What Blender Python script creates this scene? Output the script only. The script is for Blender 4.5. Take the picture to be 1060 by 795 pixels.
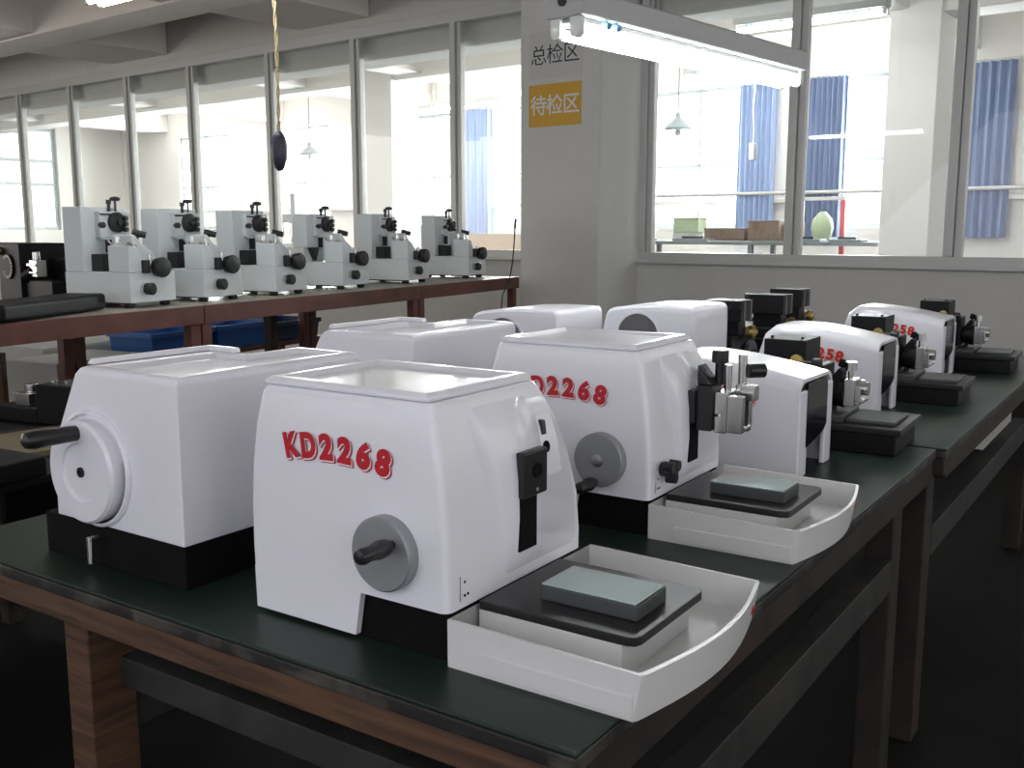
import bpy, bmesh, math, random
from mathutils import Vector, Matrix
random.seed(7)
for o in list(bpy.data.objects): bpy.data.objects.remove(o, do_unlink=True)
C = bpy.context.scene.collection
R = math.radians
TZ = .75            # top of the inspection tables
BZ = .95            # top of the bench
FZ = -.10           # floor
CZ = 3.62           # ceiling slab

# ---------------------------------------------------------------- camera
cam = bpy.data.cameras.new('camera'); co = bpy.data.objects.new('camera', cam); C.objects.link(co)
cam.sensor_fit = 'HORIZONTAL'; cam.sensor_width = 36; cam.lens = 36*1035/1060
cam.clip_start = .05; cam.clip_end = 200
co.location = (0, 0, 1.30)
co.rotation_euler = (R(90)-math.atan(159.5/1035), 0, R(34.05))
bpy.context.scene.camera = co

# ---------------------------------------------------------------- frames of reference
P0 = Vector((-3.489, 7.078, 0)); PA = -R(3.757)
MP = Matrix.Translation(P0) @ Matrix.Rotation(PA, 4, 'Z')         # partition frame: x along the glass wall, y into the far room
def pw(u, d, z=0): return MP @ Vector((u, d, z))
MBN = Matrix.Translation((-3.687, 2.025, 0)) @ Matrix.Rotation(R(6.9), 4, 'Z')   # bench frame: y along the bench, -x away from camera

# ---------------------------------------------------------------- world and lights
w = bpy.data.worlds.new('sky'); bpy.context.scene.world = w; w.use_nodes = True
bg = w.node_tree.nodes['Background']; bg.inputs[0].default_value = (.93, .97, 1, 1); bg.inputs[1].default_value = 2.6
def area(name, loc, tgt, sx, sy, power, col):
    l = bpy.data.lights.new(name, 'AREA'); l.shape = 'RECTANGLE'; l.size = sx; l.size_y = sy; l.energy = power; l.color = col
    o = bpy.data.objects.new(name, l); C.objects.link(o); o.location = loc
    o.rotation_euler = (Vector(tgt)-Vector(loc)).to_track_quat('-Z', 'Y').to_euler(); return o
DAY = (.86, .93, 1.0)
# daylight falling in through the windows of the far room
for i, (u0, u1) in enumerate([(-13.5, -11.9), (-10.6, -9.2), (-7.1, -5.9), (-5.5, -4.2), (-2.87, -1.55), (-.45, .75)]):
    area('daylight_far_%d' % i, pw((u0+u1)/2, 5.45, 2.2), pw((u0+u1)/2, 0, 1.6), u1-u0, 1.75, 430, (.98, .985, 1))
# daylight from the near room's own windows (behind and right of the camera), plus an added left fill
area('daylight_back', (-1.2, -3.9, 1.9), (-1.6, 2, 2.3), 10.0, 2.6, 100, (.86, .86, 1))
area('daylight_right', (4.75, 3.5, 1.9), (-1, 3.5, 1.9), 12.5, 2.6, 112, (.97, .97, 1))
area('ceiling_fill_left', (-15.2, -1.5, 2.0), (-4, 1.5, 3.8), 9.0, 2.8, 300, (1, .94, .90))  # added fill, tilted up to brighten the ceiling
vs = bpy.context.scene.view_settings
vs.view_transform = 'Standard'; vs.look = 'None'; vs.gamma = 1; vs.use_curve_mapping = False; vs.exposure = 0.0

# ---------------------------------------------------------------- materials
MATS = {}
def mat(name, col, rough=.5, metal=0, bump=0, scale=40, var=0, coat=0, emit=None, spec=.5, stretch=(1, 1, 1)):
    if name in MATS: return MATS[name]
    m = bpy.data.materials.new(name); m.use_nodes = True; nt = m.node_tree; b = nt.nodes['Principled BSDF']
    c = tuple(col)+(1,)
    b.inputs['Base Color'].default_value = c; b.inputs['Roughness'].default_value = rough
    b.inputs['Metallic'].default_value = metal; b.inputs['Specular IOR Level'].default_value = spec
    if coat: b.inputs['Coat Weight'].default_value = coat; b.inputs['Coat Roughness'].default_value = .08
    if emit: b.inputs['Emission Color'].default_value = tuple(emit[:3])+(1,); b.inputs['Emission Strength'].default_value = emit[3]
    tc = nt.nodes.new('ShaderNodeTexCoord'); mp = nt.nodes.new('ShaderNodeMapping'); mp.inputs['Scale'].default_value = stretch
    nz = nt.nodes.new('ShaderNodeTexNoise'); nz.inputs['Scale'].default_value = scale; nz.inputs['Detail'].default_value = 5
    nt.links.new(tc.outputs['Object'], mp.inputs[0]); nt.links.new(mp.outputs[0], nz.inputs['Vector'])
    v = max(var, .02)
    mx = nt.nodes.new('ShaderNodeMix'); mx.data_type = 'RGBA'
    mx.inputs[6].default_value = tuple(x*(1-v) for x in col)+(1,); mx.inputs[7].default_value = tuple(min(1, x*(1+v)) for x in col)+(1,)
    nt.links.new(nz.outputs['Fac'], mx.inputs[0]); nt.links.new(mx.outputs[2], b.inputs['Base Color'])
    if bump:
        bp = nt.nodes.new('ShaderNodeBump'); bp.inputs['Strength'].default_value = bump; bp.inputs['Distance'].default_value = .004
        nt.links.new(nz.outputs['Fac'], bp.inputs['Height']); nt.links.new(bp.outputs[0], b.inputs['Normal'])
    MATS[name] = m; return m
def ramp_mat(name, c0, c1, rough, scale, stretch=(1, 1, 1), lo=.4, hi=.6, bump=.2, metal=0, detail=8, spec=.5):
    m = bpy.data.materials.new(name); m.use_nodes = True; nt = m.node_tree; b = nt.nodes['Principled BSDF']
    tc = nt.nodes.new('ShaderNodeTexCoord'); mp = nt.nodes.new('ShaderNodeMapping'); mp.inputs['Scale'].default_value = stretch
    nz = nt.nodes.new('ShaderNodeTexNoise'); nz.inputs['Scale'].default_value = scale; nz.inputs['Detail'].default_value = detail; nz.inputs['Distortion'].default_value = .6
    rp = nt.nodes.new('ShaderNodeValToRGB'); rp.color_ramp.elements[0].position = lo; rp.color_ramp.elements[1].position = hi
    rp.color_ramp.elements[0].color = tuple(c0)+(1,); rp.color_ramp.elements[1].color = tuple(c1)+(1,)
    nt.links.new(tc.outputs['Object'], mp.inputs[0]); nt.links.new(mp.outputs[0], nz.inputs['Vector'])
    nt.links.new(nz.outputs['Fac'], rp.inputs[0]); nt.links.new(rp.outputs[0], b.inputs['Base Color'])
    bp = nt.nodes.new('ShaderNodeBump'); bp.inputs['Strength'].default_value = bump; bp.inputs['Distance'].default_value = .004
    nt.links.new(nz.outputs['Fac'], bp.inputs['Height']); nt.links.new(bp.outputs[0], b.inputs['Normal'])
    b.inputs['Roughness'].default_value = rough; b.inputs['Metallic'].default_value = metal; b.inputs['Specular IOR Level'].default_value = spec
    MATS[name] = m; return m
WHITE = mat('white_enamel', (.80, .80, .85), .30, coat=.4, bump=.03, scale=90)
WHITE2 = mat('white_tray', (.66, .66, .65), .38, coat=.1, bump=.03, scale=90)
BLACK = mat('black_base', (.004, .004, .0045), .8, spec=.12)
BLK = mat('black_plastic', (.012, .012, .013), .32)
BLKM = mat('black_machine_paint', (.005, .005, .006), .5, bump=.1, scale=120, spec=.2)
DKST = mat('dark_oxide_steel', (.013, .013, .014), .38, spec=.4)
SHIELD = mat('smoked_plastic', (.006, .006, .01), .12)
GREYD = mat('satin_grey_disc', (.30, .31, .32), .42, metal=.35)
GREYST = mat('ground_steel', (.085, .09, .09), .40, metal=.5)
CHROME = mat('chrome', (.62, .62, .60), .22, metal=1)
BRASS = mat('brass', (.36, .27, .09), .35, metal=1)
GLTOP = mat('frosted_glass_plate', (.36, .48, .44), .10, coat=.6)
RED = mat('red_decal', (.50, .008, .02), .4)
RED2 = mat('orange_red_decal', (.62, .03, .015), .4)
WDEC = mat('white_decal', (.85, .85, .87), .4)
CREAM = mat('pale_grey_paint', (.66, .70, .71), .42, bump=.1, scale=150)
CREAM2 = mat('pale_grey_housing', (.59, .62, .62), .45, bump=.1, scale=150)
KNOB = mat('black_knob', (.012, .013, .014), .38)
WALL = mat('wall_plaster', (.60, .595, .565), .75, bump=.1, scale=8, var=.05)
FARW = mat('far_room_plaster', (.88, .86, .83), .85, bump=.05, scale=6)
CEIL = mat('ceiling_plaster', (.86, .80, .745), .9, bump=.05, scale=5, var=.04)
ALU = mat('aluminium_frame', (.56, .57, .55), .42, metal=.15)
WINF = mat('window_frame_paint', (.50, .56, .57), .5)
CURT = mat('blue_curtain', (.20, .26, .42), .8, var=.15, scale=5, stretch=(6, 6, .5))
CURTL = mat('light_blue_curtain', (.36, .46, .68), .8, var=.15, scale=5, stretch=(6, 6, .5))
GREEN = ramp_mat('green_table_cover', (.010, .018, .013), (.022, .037, .028), .38, 3.2, lo=.3, hi=.7, bump=.12, detail=12, spec=.25)
EDGE = ramp_mat('worn_dark_edge', (.010, .009, .008), (.11, .10, .08), .6, 14, (1, 1, 1), .5, .85, .5)
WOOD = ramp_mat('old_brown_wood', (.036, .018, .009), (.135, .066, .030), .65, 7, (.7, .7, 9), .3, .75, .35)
WOODD = ramp_mat('dark_shaded_wood', (.008, .006, .0045), (.036, .021, .013), .7, 8, (1, 1, 1), .35, .8, .35)  # dark wood; on the tables it carries the shade of sides and rear
GREYW = ramp_mat('grey_weathered_board', (.012, .0115, .010), (.034, .032, .028), .7, 9, (1, 1, 1), .35, .7, .3)
REDW = ramp_mat('red_brown_paint', (.085, .028, .020), (.15, .050, .036), .45, 6, (1, 1, 1), .3, .7, .1)
BTOP = mat('bench_top', (.30, .28, .23), .35, var=.15, scale=4)
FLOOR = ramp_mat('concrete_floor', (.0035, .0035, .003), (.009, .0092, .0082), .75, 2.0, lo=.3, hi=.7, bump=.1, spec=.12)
BLUEC = mat('blue_crate_plastic', (.01, .10, .34), .45)
NAVYC = mat('navy_box', (.008, .03, .10), .5)
YEL = mat('orange_yellow_paper', (.62, .36, .035), .6)
PAPER = mat('white_paper', (.55, .55, .54), .6)
INK = mat('black_ink', (.02, .02, .02), .6)
SINK = mat('white_ink', (.72, .70, .72), .6)
LAMPW = mat('lamp_housing_white', (.42, .43, .42), .45)
TUBE = mat('fluorescent_tube', (1, 1, 1), .3, emit=(.95, .98, 1, 34))
CORDY = mat('yellow_cord', (.42, .34, .17), .6)
PURP = mat('dark_violet_plastic', (.030, .024, .045), .45)
WHITEP = mat('white_plastic', (.7, .72, .68), .4)
BLUEP = mat('pale_blue_plastic', (.18, .42, .58), .35)
YBOARD = mat('yellowish_board', (.17, .135, .07), .6)
GRN = mat('green_box', (.38, .46, .30), .6)
BRN = mat('brown_box', (.20, .14, .10), .6)
SLATE = mat('slate_table', (.20, .24, .26), .4)
REDP = mat('red_paint', (.55, .10, .10), .5)
LTWOOD = mat('light_wood', (.62, .46, .32), .5, var=.1, scale=10, stretch=(6, 6, 1))
def glass_mat():
    m = bpy.data.materials.new('window_glass'); m.use_nodes = True; nt = m.node_tree; nt.nodes.clear()
    out = nt.nodes.new('ShaderNodeOutputMaterial'); mx = nt.nodes.new('ShaderNodeMixShader')
    tr = nt.nodes.new('ShaderNodeBsdfTransparent'); tr.inputs[0].default_value = (.97, .98, .975, 1)
    gl = nt.nodes.new('ShaderNodeBsdfGlossy'); gl.inputs['Roughness'].default_value = .02
    ge = nt.nodes.new('ShaderNodeNewGeometry'); dt = nt.nodes.new('ShaderNodeVectorMath'); dt.operation = 'DOT_PRODUCT'
    nt.links.new(ge.outputs['Normal'], dt.inputs[0]); nt.links.new(ge.outputs['Incoming'], dt.inputs[1])
    def M(op, a, b=None):
        n_ = nt.nodes.new('ShaderNodeMath'); n_.operation = op
        for i, v in enumerate((a, b)):
            if v is None: continue
            if isinstance(v, (int, float)): n_.inputs[i].default_value = v
            else: nt.links.new(v, n_.inputs[i])
        return n_.outputs[0]
    c = M('ABSOLUTE', dt.outputs['Value']); p = M('POWER', M('SUBTRACT', 1.0, c), 5.0); f = M('ADD', M('MULTIPLY', p, .96), .04)
    nt.links.new(f, mx.inputs[0]); nt.links.new(tr.outputs[0], mx.inputs[1]); nt.links.new(gl.outputs[0], mx.inputs[2])
    nt.links.new(mx.outputs[0], out.inputs[0]); return m
GLASS = glass_mat()

# ---------------------------------------------------------------- mesh helpers
I4 = Matrix.Identity(4)
def box(bm, x0, x1, y0, y1, z0, z1, M=I4):
    vs_ = [bm.verts.new(M @ Vector((x, y, z))) for z in (z0, z1) for x, y in ((x0, y0), (x1, y0), (x1, y1), (x0, y1))]
    for f in ((3, 2, 1, 0), (4, 5, 6, 7), (0, 1, 5, 4), (1, 2, 6, 5), (2, 3, 7, 6), (3, 0, 4, 7)): bm.faces.new([vs_[i] for i in f])
def basis(d):
    d = Vector(d).normalized(); a = Vector((0, 0, 1)) if abs(d.z) < .9 else Vector((1, 0, 0))
    u = d.cross(a).normalized(); return u, d.cross(u).normalized()
def cone(bm, p, q, r0, r1, n=24, caps=True):
    p = Vector(p); q = Vector(q); u, v = basis(q-p); A = []; B = []
    for i in range(n):
        t = 2*math.pi*i/n; e = u*math.cos(t)+v*math.sin(t); A.append(bm.verts.new(p+e*r0)); B.append(bm.verts.new(q+e*r1))
    for i in range(n): bm.faces.new((A[i], A[(i+1) % n], B[(i+1) % n], B[i]))
    if caps: bm.faces.new(A[::-1]); bm.faces.new(B)
def lathe(bm, p, d, prof, n=28):          # prof: (distance along d, radius), closed with caps
    p = Vector(p); d = Vector(d).normalized(); u, v = basis(d); rings = []
    for (h, r) in prof:
        rings.append([bm.verts.new(p+d*h+(u*math.cos(2*math.pi*i/n)+v*math.sin(2*math.pi*i/n))*max(r, 1e-4)) for i in range(n)])
    for a, b in zip(rings, rings[1:]):
        for i in range(n): bm.faces.new((a[i], a[(i+1) % n], b[(i+1) % n], b[i]))
    bm.faces.new(rings[0][::-1]); bm.faces.new(rings[-1])
def tube(bm, pts, r, n=8):
    pts = [Vector(p) for p in pts]; rings = []
    for k, p in enumerate(pts):
        d = (pts[min(k+1, len(pts)-1)]-pts[max(k-1, 0)]); u, v = basis(d)
        rings.append([bm.verts.new(p+(u*math.cos(2*math.pi*i/n)+v*math.sin(2*math.pi*i/n))*r) for i in range(n)])
    for a, b in zip(rings, rings[1:]):
        for i in range(n): bm.faces.new((a[i], a[(i+1) % n], b[(i+1) % n], b[i]))
    bm.faces.new(rings[0][::-1]); bm.faces.new(rings[-1])
def loft(bm, rings, cap0=True, cap1=True):
    rr = [[bm.verts.new(Vector(p)) for p in r] for r in rings]; n = len(rr[0])
    for a, b in zip(rr, rr[1:]):
        for i in range(n): bm.faces.new((a[i], a[(i+1) % n], b[(i+1) % n], b[i]))
    if cap0: bm.faces.new(rr[0][::-1])
    if cap1: return bm.faces.new(rr[-1])
def prism(bm, poly, axis, a, b, M=I4):    # poly of 2-tuples in the other two axes, extruded from a to b
    def mk(p, t):
        return M @ Vector({'x': (t, p[0], p[1]), 'y': (p[0], t, p[1]), 'z': (p[0], p[1], t)}[axis])
    A = [bm.verts.new(mk(p, a)) for p in poly]; B = [bm.verts.new(mk(p, b)) for p in poly]; n = len(poly)
    for i in range(n): bm.faces.new((A[i], A[(i+1) % n], B[(i+1) % n], B[i]))
    bm.faces.new(A[::-1]); bm.faces.new(B)
def obj(name, bm, m, parent=None, bevel=0, smooth=False, seg=2, angle=35):
    bmesh.ops.recalc_face_normals(bm, faces=bm.faces[:])
    if smooth or bevel:
        for f in bm.faces: f.smooth = True
        for e in bm.edges:
            if len(e.link_faces) == 2 and e.calc_face_angle(0) > R(angle): e.smooth = False
    me = bpy.data.meshes.new(name); bm.to_mesh(me); bm.free(); me.materials.append(m)
    o = bpy.data.objects.new(name, me); C.objects.link(o)
    if parent: o.parent = parent
    if bevel:
        b = o.modifiers.new('bevel', 'BEVEL'); b.width = bevel; b.segments = seg; b.limit_method = 'ANGLE'; b.angle_limit = R(angle)
        wn = o.modifiers.new('weighted_normal', 'WEIGHTED_NORMAL'); wn.keep_sharp = True
        for e in me.edges: e.use_edge_sharp = False
    return o
def BM(): return bmesh.new()
def bx(name, m, parent, *boxes, bevel=0, **k):
    bm = BM()
    for b in boxes: box(bm, *b)
    return obj(name, bm, m, parent, bevel, **k)
def cyl(name, m, parent, p, q, r0, r1=None, n=24, bevel=0):
    bm = BM(); cone(bm, p, q, r0, r0 if r1 is None else r1, n); return obj(name, bm, m, parent, bevel, smooth=True)
def tag(o, label=None, cat=None, group=None, kind=None):
    if label: o['label'] = label
    if cat: o['category'] = cat
    if group: o['group'] = group
    if kind: o['kind'] = kind
    return o
def thing(name, loc, rz, label, cat, group=None):
    o = bpy.data.objects.new(name, None); C.objects.link(o); o.location = loc; o.rotation_euler = (0, 0, rz); o.empty_display_size = .05
    return tag(o, label, cat, group)
def struct(name, bm, m, **k): return tag(obj(name, bm, m, **k), kind='structure')
def copy_tree(o, parent=None):
    c = o.copy(); C.objects.link(c); c.parent = parent
    for ch in list(o.children): copy_tree(ch, c)
    return c
def dup(o, loc, rz, label):
    c = copy_tree(o); c.location = loc; c.rotation_euler = (0, 0, rz); c['label'] = label; return c
_tx = {}
def text_mesh(s, size, off=.02, ext=.0004):
    k = (s, size, off)
    if k not in _tx:
        cu = bpy.data.curves.new('t', 'FONT'); cu.body = s; cu.size = size; cu.offset = off*size; cu.extrude = ext; cu.align_x = 'CENTER'; cu.resolution_u = 4
        o = bpy.data.objects.new('t', cu); C.objects.link(o); dg = bpy.context.evaluated_depsgraph_get(); dg.update()
        me = bpy.data.meshes.new_from_object(o.evaluated_get(dg)); bpy.data.objects.remove(o, do_unlink=True); _tx[k] = me
    return _tx[k]
def letters(name, m, parent, items, size, off, M):       # items: (char, x, z, rotation); in a plane given by M (x right, y up, z out)
    bm = BM()
    for ch, x, z, r in items:
        t = bmesh.new(); t.from_mesh(text_mesh(ch, size, off)); bmesh.ops.transform(t, matrix=M @ Matrix.Translation((x, z, 0)) @ Matrix.Rotation(r, 4, 'Z') @ Matrix.Diagonal((.80 if ch in 'KD' else 1, 1, 1, 1)), verts=t.verts)
        me = bpy.data.meshes.new('x'); t.to_mesh(me); t.free(); bm.from_mesh(me); bpy.data.meshes.remove(me)
    return obj(name, bm, m, parent)
def decal(parent, s, x0, x1, z0, y, m, size, rise=.006, tilt=9, curve=None):
    n = len(s); it = []
    for i, ch in enumerate(s):
        t = 2*i/(n-1)-1; x = x0+(x1-x0)*i/(n-1); it.append((ch, x, z0+rise*(1-t*t)-.002*t, -R(tilt)*t))
    F = Matrix(((1, 0, 0, 0), (0, 0, -1, 0), (0, 1, 0, 0), (0, 0, 0, 1)))
    o = letters('model_lettering', m, parent, it, size, .052, Matrix.Translation((0, y-.0030, 0)) @ F)
    letters('lettering_outline', WDEC, o, it, size, .060, Matrix.Translation((.0006, y-.0020, -.0018)) @ F)
    letters('lettering_shadow', m, o, it, size, .060, Matrix.Translation((.0014, y-.0009, -.0034)) @ F)
    return o

# ================================================================ ROOM
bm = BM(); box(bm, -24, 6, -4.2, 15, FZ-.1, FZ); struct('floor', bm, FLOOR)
bm = BM(); box(bm, -24, 6, -4.2, 15, CZ, CZ+.1); struct('ceiling', bm, CEIL)
# ceiling beams
n = 0
def beam(*b, m=CEIL):
    global n
    n += 1; bm = BM(); box(bm, *b, MP); struct('trim_%d' % n, bm, m, bevel=.012)
beam(-11.4, -10.4, -10.5, -.03, 3.24, CZ)
beam(-7.35, -6.2, -10.5, -.03, 3.24, CZ)
beam(-4.0, -3.0, -10.5, -.03, 3.24, CZ)
beam(-.85, -.12, -10.5, -.56, 3.24, CZ)
# cross beam in front of the glass wall, and the deep one just behind it
beam(-17, 6, -1.55, -1.1, 3.22, CZ)
beam(-17, 6, .10, .45, 2.88, CZ, m=WALL)
beam(-17, 6, 2.5, 2.9, 3.15, CZ, m=FARW)
for u in (-14, -10.5, -7.0, -4.9, .9): beam(u-.2, u+.2, .45, 5.0, 3.2, CZ, m=FARW)
# sill wall under the glass, in two runs either side of the column
bm = BM(); box(bm, -17, -.85, 0, .14, FZ, 1.06, MP); struct('wall_partition_left', bm, WALL)
bm = BM(); box(bm, -.12, 5.5, 0, .14, FZ, 1.06, MP); struct('wall_partition_right', bm, WALL)
# column
bm = BM(); box(bm, -.85, -.12, -.55, .14, FZ, CZ, MP); struct('wall_column', bm, WALL, bevel=.012)
# outer walls
bm = BM(); box(bm, -24, 6, -4.3, -4.2, FZ, CZ); struct('wall_back', bm, WALL)
bm = BM(); box(bm, 4.9, 5.0, -4.2, 13, FZ, CZ); struct('wall_right', bm, WALL)
bm = BM(); box(bm, -15.7, -15.5, -11.0, -.02, FZ, CZ, MP); struct('wall_left', bm, FARW)
# partition: framed glass bays
def bay_run(idx, us, zt, low):
    bm = BM(); r = .045
    box(bm, us[0]-r, us[-1]+r, -.035, .05, 1.06, 1.13, MP); box(bm, us[0]-r, us[-1]+r, -.05, .06, 1.045, 1.066, MP)
    box(bm, us[0]-r, us[-1]+r, -.035, .05, zt-.10, zt, MP)
    for u in us:
        box(bm, u-.048, u+.012, -.04, .05, 1.13, zt-.10, MP); box(bm, u+.016, u+.062, -.02, .045, 1.13, zt-.10, MP)
    f = tag(obj('window_%d' % idx, bm, ALU, bevel=.004), kind='structure')
    for a, b in zip(us, us[1:]):
        bm = BM(); box(bm, a+.055, b-.048, .008, .012, 1.13, zt-.10, MP); obj('glass_pane', bm, GLASS, f)
bay_run(1, [-9.65-1.27*3, -9.65-2.54, -9.65-1.27, -9.65, -8.34, -7.07, -5.83, -4.48, -3.22, -1.97, -.90], 3.17, 0)
bay_run(2, [-.045, 1.14, 2.21, 3.3, 4.4, 5.4], 3.17, 0)
bm = BM(); box(bm, -17, 5.5, -.02, .03, 3.17, CZ, MP); struct('wall_above_partition', bm, WALL)

# far room: window wall
WIN = [(-13.5, -11.87), (-10.57, -9.18), (-7.3, -6.35), (-5.52, -4.2), (-2.95, -1.5), (-.45, .78), (2.6, 4.0)]
Z0, Z1 = 1.31, 3.07
bm = BM(); box(bm, -16, 6, 5.0, 5.25, FZ, Z0, MP); struct('wall_far_sill', bm, FARW)
bm = BM(); box(bm, -16, 6, 5.0, 5.25, Z1, CZ, MP); struct('wall_far_lintel', bm, FARW)
bm = BM(); e = [-16]+[v for p in WIN for v in p]+[6]
for a, b in zip(e[::2], e[1::2]): box(bm, a, b, 5.0, 5.25, Z0, Z1, MP)
struct('wall_far', bm, FARW)
for i, (a, b) in enumerate(WIN):
    bm = BM(); r = .016
    box(bm, a, a+.05, 5.06, 5.12, Z0, Z1, MP); box(bm, b-.05, b, 5.06, 5.12, Z0, Z1, MP)
    box(bm, a, b, 5.06, 5.12, Z0, Z0+.06, MP); box(bm, a, b, 5.06, 5.12, Z1-.05, Z1, MP)
    box(bm, a, b, 5.06, 5.12, 2.09, 2.13, MP); m_ = (a+b)/2; box(bm, m_-r, m_+r, 5.06, 5.12, Z0, Z1, MP)
    f = tag(obj('window_%d' % (i+3), bm, WINF), kind='structure')
    bm = BM(); box(bm, a+.05, b-.05, 5.085, 5.09, Z0+.06, Z1-.05, MP); obj('glass_pane', bm, GLASS, f)
# left side wall of the far room with its window openings
e = [.0, 1.1, 1.9, 2.45, 3.6, 5.2]
bm = BM(); box(bm, -15.7, -15.5, 0, 5.2, FZ, 1.3, MP); box(bm, -15.7, -15.5, 0, 5.2, 3.25, CZ, MP)
for a, b in ((0, 1.1), (2.0, 2.35), (3.6, 5.2)): box(bm, -15.7, -15.5, a, b, 1.3, 3.25, MP)
struct('wall_far_left', bm, FARW)
for i, (a, b) in enumerate(((1.1, 2.0), (2.35, 3.6))):
    bm = BM()
    for z in (1.3, 2.15, 2.6, 3.2): box(bm, -15.62, -15.57, a, b, z, z+.06, MP)
    box(bm, -15.62, -15.57, a, a+.05, 1.3, 3.25, MP); box(bm, -15.62, -15.57, b-.05, b, 1.3, 3.25, MP)
    f = tag(obj('window_%d' % (i+10), bm, WINF), kind='structure')
    bm = BM(); box(bm, -15.6, -15.595, a+.05, b-.05, 1.3, 3.25, MP); obj('glass_pane', bm, GLASS, f)
# free-standing columns in the far room
bm = BM(); box(bm, -5.66, -5.18, 2.45, 2.95, FZ, CZ, MP); struct('wall_far_column_left', bm, FARW, bevel=.01)
bm = BM(); box(bm, .95, 1.38, 2.45, 2.95, FZ, CZ, MP); struct('wall_far_column_right', bm, FARW, bevel=.01)
bm = BM(); box(bm, -15.5, 5.5, 4.90, 5.0, 1.62, 1.68, MP); struct('trim_40', bm, FARW, bevel=.01)

# ================================================================ INSPECTION TABLES
def table(name, x0, x1, y0, y1, z, label):
    t = thing(name, ((x0+x1)/2, (y0+y1)/2, FZ), 0, label, 'table', 'long inspection tables')
    W = (x1-x0)/2; L = (y1-y0)/2; zt = z-FZ
    bm = BM(); box(bm, -W, W, -L, L, zt-.006, zt); obj('green_cover', bm, GREEN, t, bevel=.002)
    bx('tabletop', EDGE, t, (-W, W, -L, L, zt-.026, zt-.0062), bevel=.003)
    for s in (-1, 1):
        bx('end_apron', WOOD if s < 0 and y0 < 1 else WOODD, t, (-W+.006, W-.006, s*(L-.006)-.03 if s > 0 else -L+.006, s*(L-.006) if s > 0 else -L+.036, zt-.072, zt-.0262), bevel=.003)  # only the near front apron is unshaded; the others have shade in their colour
        bx('side_apron', WOODD, t, ((W-.036) if s > 0 else -W+.006, (W-.006) if s > 0 else -W+.036, -L+.037, L-.037, zt-.085, zt-.0262), bevel=.003)
    for sx in (-1, 1):
        for sy in (-1, 1):
            cx = sx*(W-.09) if sx > 0 else -W+.285; cy = sy*(L-.12)
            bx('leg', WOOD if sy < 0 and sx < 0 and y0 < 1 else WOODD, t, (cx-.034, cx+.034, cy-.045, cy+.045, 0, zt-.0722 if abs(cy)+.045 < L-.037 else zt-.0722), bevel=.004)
    yy = -L+.16
    bx('end_stretcher', GREYW, t, (-W+.3195, W-.1245, yy-.025, yy+.025, zt-.245, zt-.19), bevel=.003)
    bx('side_stretcher', GREYW, t, (W-.11, W-.055, -L+.17, L-.17, zt-.34, zt-.255), bevel=.003)
    bx('far_side_stretcher', GREYW, t, (-W+.265, -W+.305, -L+.17, L-.17, zt-.34, zt-.255), bevel=.003)
    return t
t1 = table('wooden_workbench', -1.82, -.497, .857, 2.66, TZ, 'near green-topped wooden table carrying the big white machines, front corner closest to camera')
t2 = table('wooden_workbench', -1.82, -.475, 2.675, 4.95, TZ, 'far green-topped wooden table reaching to the wall, standing end to end behind the near one')

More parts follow.
